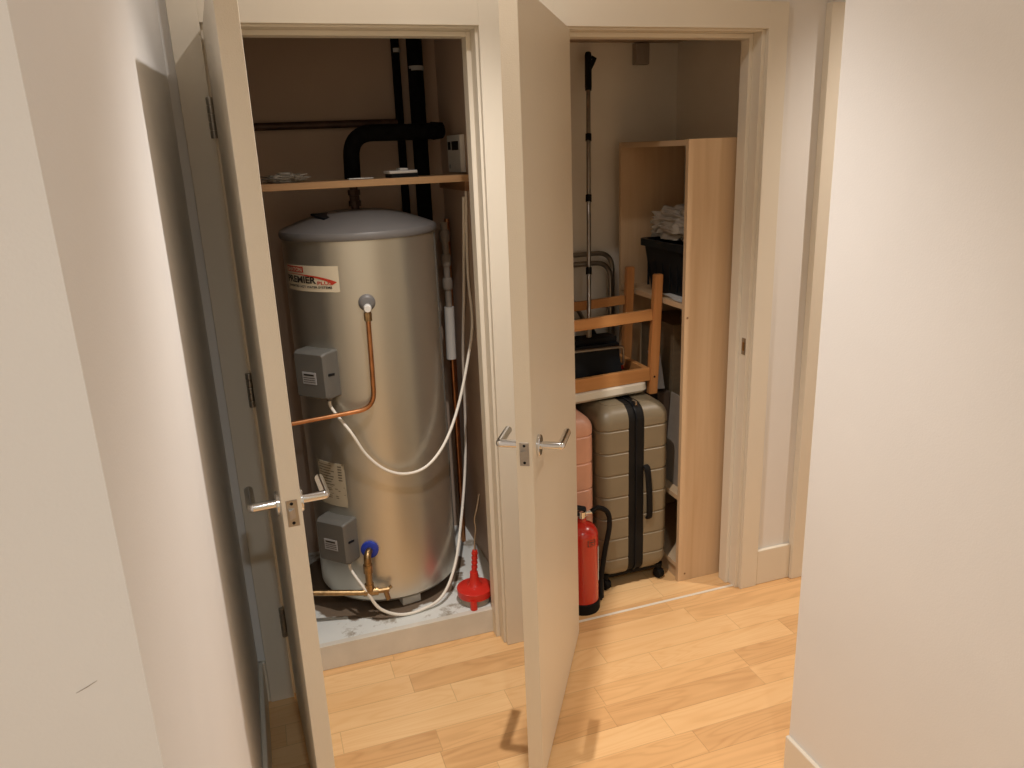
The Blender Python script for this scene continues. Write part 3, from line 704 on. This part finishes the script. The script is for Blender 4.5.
b = BM(); box(b, SX0+.02, SX1-.02, SY0+.03, SY1-.03, SZ0-.006, SZ0+.012, .004); obj('base_frame', b, M['rubber'], sc)
pc = thing('suitcase', (1.01, .37, 0), 'pale pink hard shell suitcase squeezed between the door and the taupe suitcase', 'suitcase')
gp = [.14, .24, .34, .44, .545, .65]
PX0, PX1, PY0, PY1, PZ1 = .912, 1.113, .190, .61, .726
b = cut(stack(PX0, PX1, PY0, PY1, .050, PZ1, .045, .055, gp), (1.008, 0, 0), (-1, 0, 0)); obj('front_shell', b, M['pink'], pc)
b = cut(stack(PX0, PX1, PY0, PY1, .050, PZ1, .045, .055, gp), (.978, 0, 0), (1, 0, 0)); obj('rear_shell', b, M['pink'], pc)
b = stack(PX0+.003, PX1-.003, PY0+.003, PY1-.003, .053, PZ1-.003, .045, .055, []); cut(b, (.9785, 0, 0), (-1, 0, 0)); cut(b, (1.0075, 0, 0), (1, 0, 0)); obj('zip_band', b, M['zip'], pc)
for x in (PX0+.045, PX1-.045):
    for y in (PY0+.055, PY1-.05): wheel(pc, x, y)

# fire extinguisher
EX, EY = 1.022, .121
fe = thing('fire_extinguisher', (EX, EY, 0), 'red fire extinguisher with a black base standing in front of the suitcases', 'fire extinguisher')
b = BM(); pr = [(0, .034), (.0585, .034), (.0585, .315)]+[(.0585*cos(t*pi/16)+.0*t, .315+.052*sin(t*pi/16)) for t in range(1, 7)]+[(.016, .367), (.016, .380), (0, .380)]
lathe(b, pr, (EX, EY, 0), seg=40); bd = obj('cylinder_body', b, M['extred'], fe)
b = BM()
for k in range(9):
    pass
def onE(ph, z, d=.0008):
    a = R(ph); return Vector((EX+(.0585+d)*sin(a), EY-(.0585+d)*cos(a), z))
for (p0, p1, z0, z1) in ((48, 92, .125, .270),):
    lp = [(b.verts.new(onE(p0+(p1-p0)*k/8, z0)), b.verts.new(onE(p0+(p1-p0)*k/8, z1))) for k in range(9)]
    for p, q in zip(lp, lp[1:]): b.faces.new((p[0], q[0], q[1], p[1]))
obj('instruction_label', b, M['white'], bd, 'white strip label')
b = BM()
for (p0, p1, z0, z1) in ((-4, 28, .312, .3135), (-4, 28, .288, .2895), (-4, -1, .290, .312), (25, 28, .290, .312), (3, 21, .302, .306), (6, 18, .294, .297)):
    lp = [(b.verts.new(onE(p0+(p1-p0)*k/4, z0, .001)), b.verts.new(onE(p0+(p1-p0)*k/4, z1, .001))) for k in range(5)]
    for p, q in zip(lp, lp[1:]): b.faces.new((p[0], q[0], q[1], p[1]))
obj('body_print', b, M['lblk'], bd)
b = BM(); lathe(b, [(0, 0), (.061, 0), (.063, .004), (.063, .040), (.060, .044), (0, .044)], (EX, EY, 0), seg=40); obj('base_ring', b, M['rubber'], fe)
b = BM(); lathe(b, [(0, .378), (.0125, .378), (.0125, .388), (.016, .390), (.016, .408), (0, .408)], (EX, EY, 0), seg=16); tube(b, [(EX, EY, .398), (EX+.036, EY-.006, .401)], .0085, 12); obj('valve', b, M['chrome'], fe, 'chrome valve')
b = BM(); tube(b, [(EX-.075, EY-.02, .437), (EX-.02, EY-.005, .428), (EX+.014, EY, .414)], [(.011, .005)]*3, 10); obj('squeeze_lever', b, M['black'], fe)
b = BM(); tube(b, [(EX-.07, EY-.02, .408), (EX-.02, EY-.005, .404), (EX+.012, EY, .400)], [(.010, .004)]*3, 10); obj('carry_handle', b, M['black'], fe)
fe.scale = (1, 1, .97)
b = BM(); tube(b, catmull([(EX+.034, EY-.006, .401), (EX+.062, EY-.006, .412), (EX+.100, EY-.004, .385), (EX+.110, EY, .325), (EX+.093, EY+.002, .225), (EX+.078, EY+.004, .12), (EX+.074, EY+.004, .095)], 7), .0098, 12); hs = obj('hose', b, M['rubber'], fe)
b = BM(); tube(b, [(EX+.075, EY+.004, .104), (EX+.073, EY+.004, .024)], [.0105, .0145], 14); obj('nozzle', b, M['black'], hs)
b = BM(); box(b, EX+.050, EX+.080, EY-.004, EY+.012, .010, .060, .004); obj('nozzle_clip', b, M['black'], fe)

# chair lying upside down on the suitcases
ch = thing('wooden_chair', (1.22, .41, .755), 'orange wooden chair turned upside down on top of the suitcases', 'chair')
PV = Vector((1.40, .41, .762)); TL = Matrix.Translation(PV) @ Matrix.Rotation(R(-1.9), 4, 'Y') @ Matrix.Translation(-PV)
def cpart(nm, mm, x0, x1, y0, y1, z0, z1, bev=.003, lab=None):
    b = BM(); box(b, x0, x1, y0, y1, z0, z1, bev, 2, TL); return obj(nm, b, mm, ch, lab)
cxl, cxr = 1.010, 1.384
b = BM(); loops = []
for (z, i) in ((.7565, .02), (.760, .008), (.770, .0), (.793, .002), (.798, .010)):
    loops.append([TL @ Vector((x, y, z)) for x, y in rrect(cxl+.0+i, cxr-.012-i, .272+i, .545-i, .03, 4)])
loft(b, loops); obj('seat_cushion', b, M['cushion'], ch, 'cream seat pad facing down')
cpart('seat_board', M['brown'], cxl+.01, cxr-.015, .304, .514, .7985, .806)
cpart('seat_rail', M['chairX'], cxl, cxr, .283, .303, .799, .850)
cpart('seat_rail', M['chairX'], cxl, cxr, .515, .535, .799, .850)
cpart('seat_rail', M['chairY'], cxl, cxl+.02, .303, .515, .799, .850)
cpart('seat_rail', M['chairY'], cxr-.022, cxr, .303, .515, .799, .850)
def leg(p0, p1, w, d):
    b = BM(); P0, P1 = Vector(p0), Vector(p1); v = []
    for P, s in ((P0, .92), (P0.lerp(P1, .3), 1.0), (P1, .88)):
        v.append([(P.x+sx*w*s, P.y+sy*d*s, P.z) for sx, sy in ((-1, -1), (1, -1), (1, 1), (-1, 1))])
    loft(b, v); bmesh.ops.bevel(b, geom=b.edges[:], offset=.003, segments=2, affect='EDGES'); return b
for y in (.297, .522):
    o = obj('rear_leg', leg((1.398, y, .742), (1.4165, y, 1.200), .0185, .0145), M['chairZ'], ch)
    b = BM(); lathe(b, [(0, 0), (.0042, 0), (.0036, .001), (0, .001)], (1.400, y-.0150, .812), (0, -1, 0), 12); obj('dowel_hole', b, M['black'], o)
for y in (.297, .522):
    obj('front_leg', leg((1.022, y, .775), (1.000, y, 1.180), .016, .0135), M['chairZ'], ch)
for y, za, zb_2 in ((.297, 1.030, 1.071), (.522, 1.052, 1.088)):
    b = BM(); box(b, 1.010, 1.402, y-.009, y+.009, za, zb_2, .003, 2, TL); obj('side_stretcher', b, M['chairX'], ch)
# things caught inside the chair: long handled dustpan
dp = thing('lobby_dustpan', (1.21, .41, .80), 'black long handled dustpan standing inside the upturned chair', 'dustpan')
b = BM(); x0, x1 = 1.085, 1.298
pts = [(.385, .806), (.352, .806), (.350, .818), (.372, .885), (.378, .936), (.470, .936), (.486, .926), (.486, .812), (.48, .806)]
loft(b, [[(x, y, z) for y, z in pts] for x in (x0, x0+.01, x1-.012, x1)]); obj('pan', b, M['black'], dp)
b = BM(); box(b, x0-.002, x1+.002, .40, .475, .9355, .958, .004); obj('pan_top', b, M['rubber'], dp)
b = BM(); tube(b, fillet([(x0, .366, .924), (x1+.012, .366, .922), (x1+.016, .372, .850), (x1+.014, .40, .845)], .01, 4), (.0055, .004), 10); obj('pan_bracket', b, M['steel'], dp, 'dull metal bracket')
q0, q1 = Vector((1.196, .43, .946)), Vector((1.336, .722, 2.006))
def on(t): return q0.lerp(q1, t)
b = BM(); tube(b, [q0, on(.905)], .0085, 12); pl_ = obj('pole', b, M['steel'], dp, 'telescopic steel pole')
b = BM(); tube(b, [q0-Vector((0, 0, .006)), on(.05)], (.013, .010), 10); obj('pole_socket', b, M['grey'], dp)
for t in (.240, .492, .704):
    b = BM(); tube(b, [on(t-.011), on(t+.013)], .0118, 12); obj('pole_joint', b, M['black'], pl_)
b = BM(); tube(b, [on(.868), on(.88), on(.99), on(1.0)], [.0120, .0135, .0135, .011], 12)
tube(b, [on(.935), on(.965)+Vector((.016, -.004, 0)), on(.978)+Vector((.024, -.006, 0)), on(.985)+Vector((.012, -.004, 0))], [.009, .010, .009, .006], 10); obj('grip', b, M['black'], dp)
# small bits on the chair's underside
b = BM(); lathe(b, [(0, 0), (.016, 0), (.018, .006), (.015, .022), (0, .024)], (1.345, .47, .803), (0, 0, 1), 16); tag(obj('red_bottle_cap', b, M['extred']), 'small red cap lying inside the upturned chair', 'cap')
b = BM(); box(b, 1.318, 1.345, .375, .395, .804, .811, .003); tag(obj('white_clip', b, M['white']), 'tiny white clip lying beside the dustpan', 'clip')
# folded tube frame behind
ff = thing('folding_frame', (1.27, .70, .0), 'folded frame of two dark chrome tube arches behind the dustpan pole', 'folding frame')
for nm, y, xr, zt in (('outer_tube', .742, 1.446, 1.232), ('inner_tube', .715, 1.424, 1.196)):
    b = BM(); tube(b, fillet([(1.06, y, .011), (1.06, y, zt), (xr, y, zt), (xr, y, .011)], .075, 8), .0105, 12); o = obj(nm, b, M['steel'], ff)
    for x in (1.06, xr):
        b = BM(); lathe(b, [(0, 0), (.014, 0), (.014, .03), (0, .03)], (x, y, 0), (0, 0, 1), 12); obj('rubber_foot', b, M['rubber'], o)
b = BM(); tube(b, [(1.20, .69, 1.13), (1.345, .69, .86)], .009, 10); cs = obj('cross_stay', b, M['steel'], ff)
b = BM(); tube(b, [(1.30, .68, .955), (1.352, .68, .85)], .016, 10); obj('stay_sleeve', b, M['black'], cs)
# junction box on the rear wall
jb = thing('junction_box', (1.585, CY, 1.965), 'small beige grey box fixed high on the closet rear wall', 'junction box')
b = BM(); box(b, 1.556, 1.618, CY-.034, CY, 1.966, 2.046, .004); obj('box_case', b, M['grey'], jb)
b = BM()
for k in range(2): box(b, 1.562+k*.03, 1.584+k*.03, CY-.036, CY-.033, 1.974, 2.036, .001, 1)
obj('box_cover', b, M['grey'], jb)
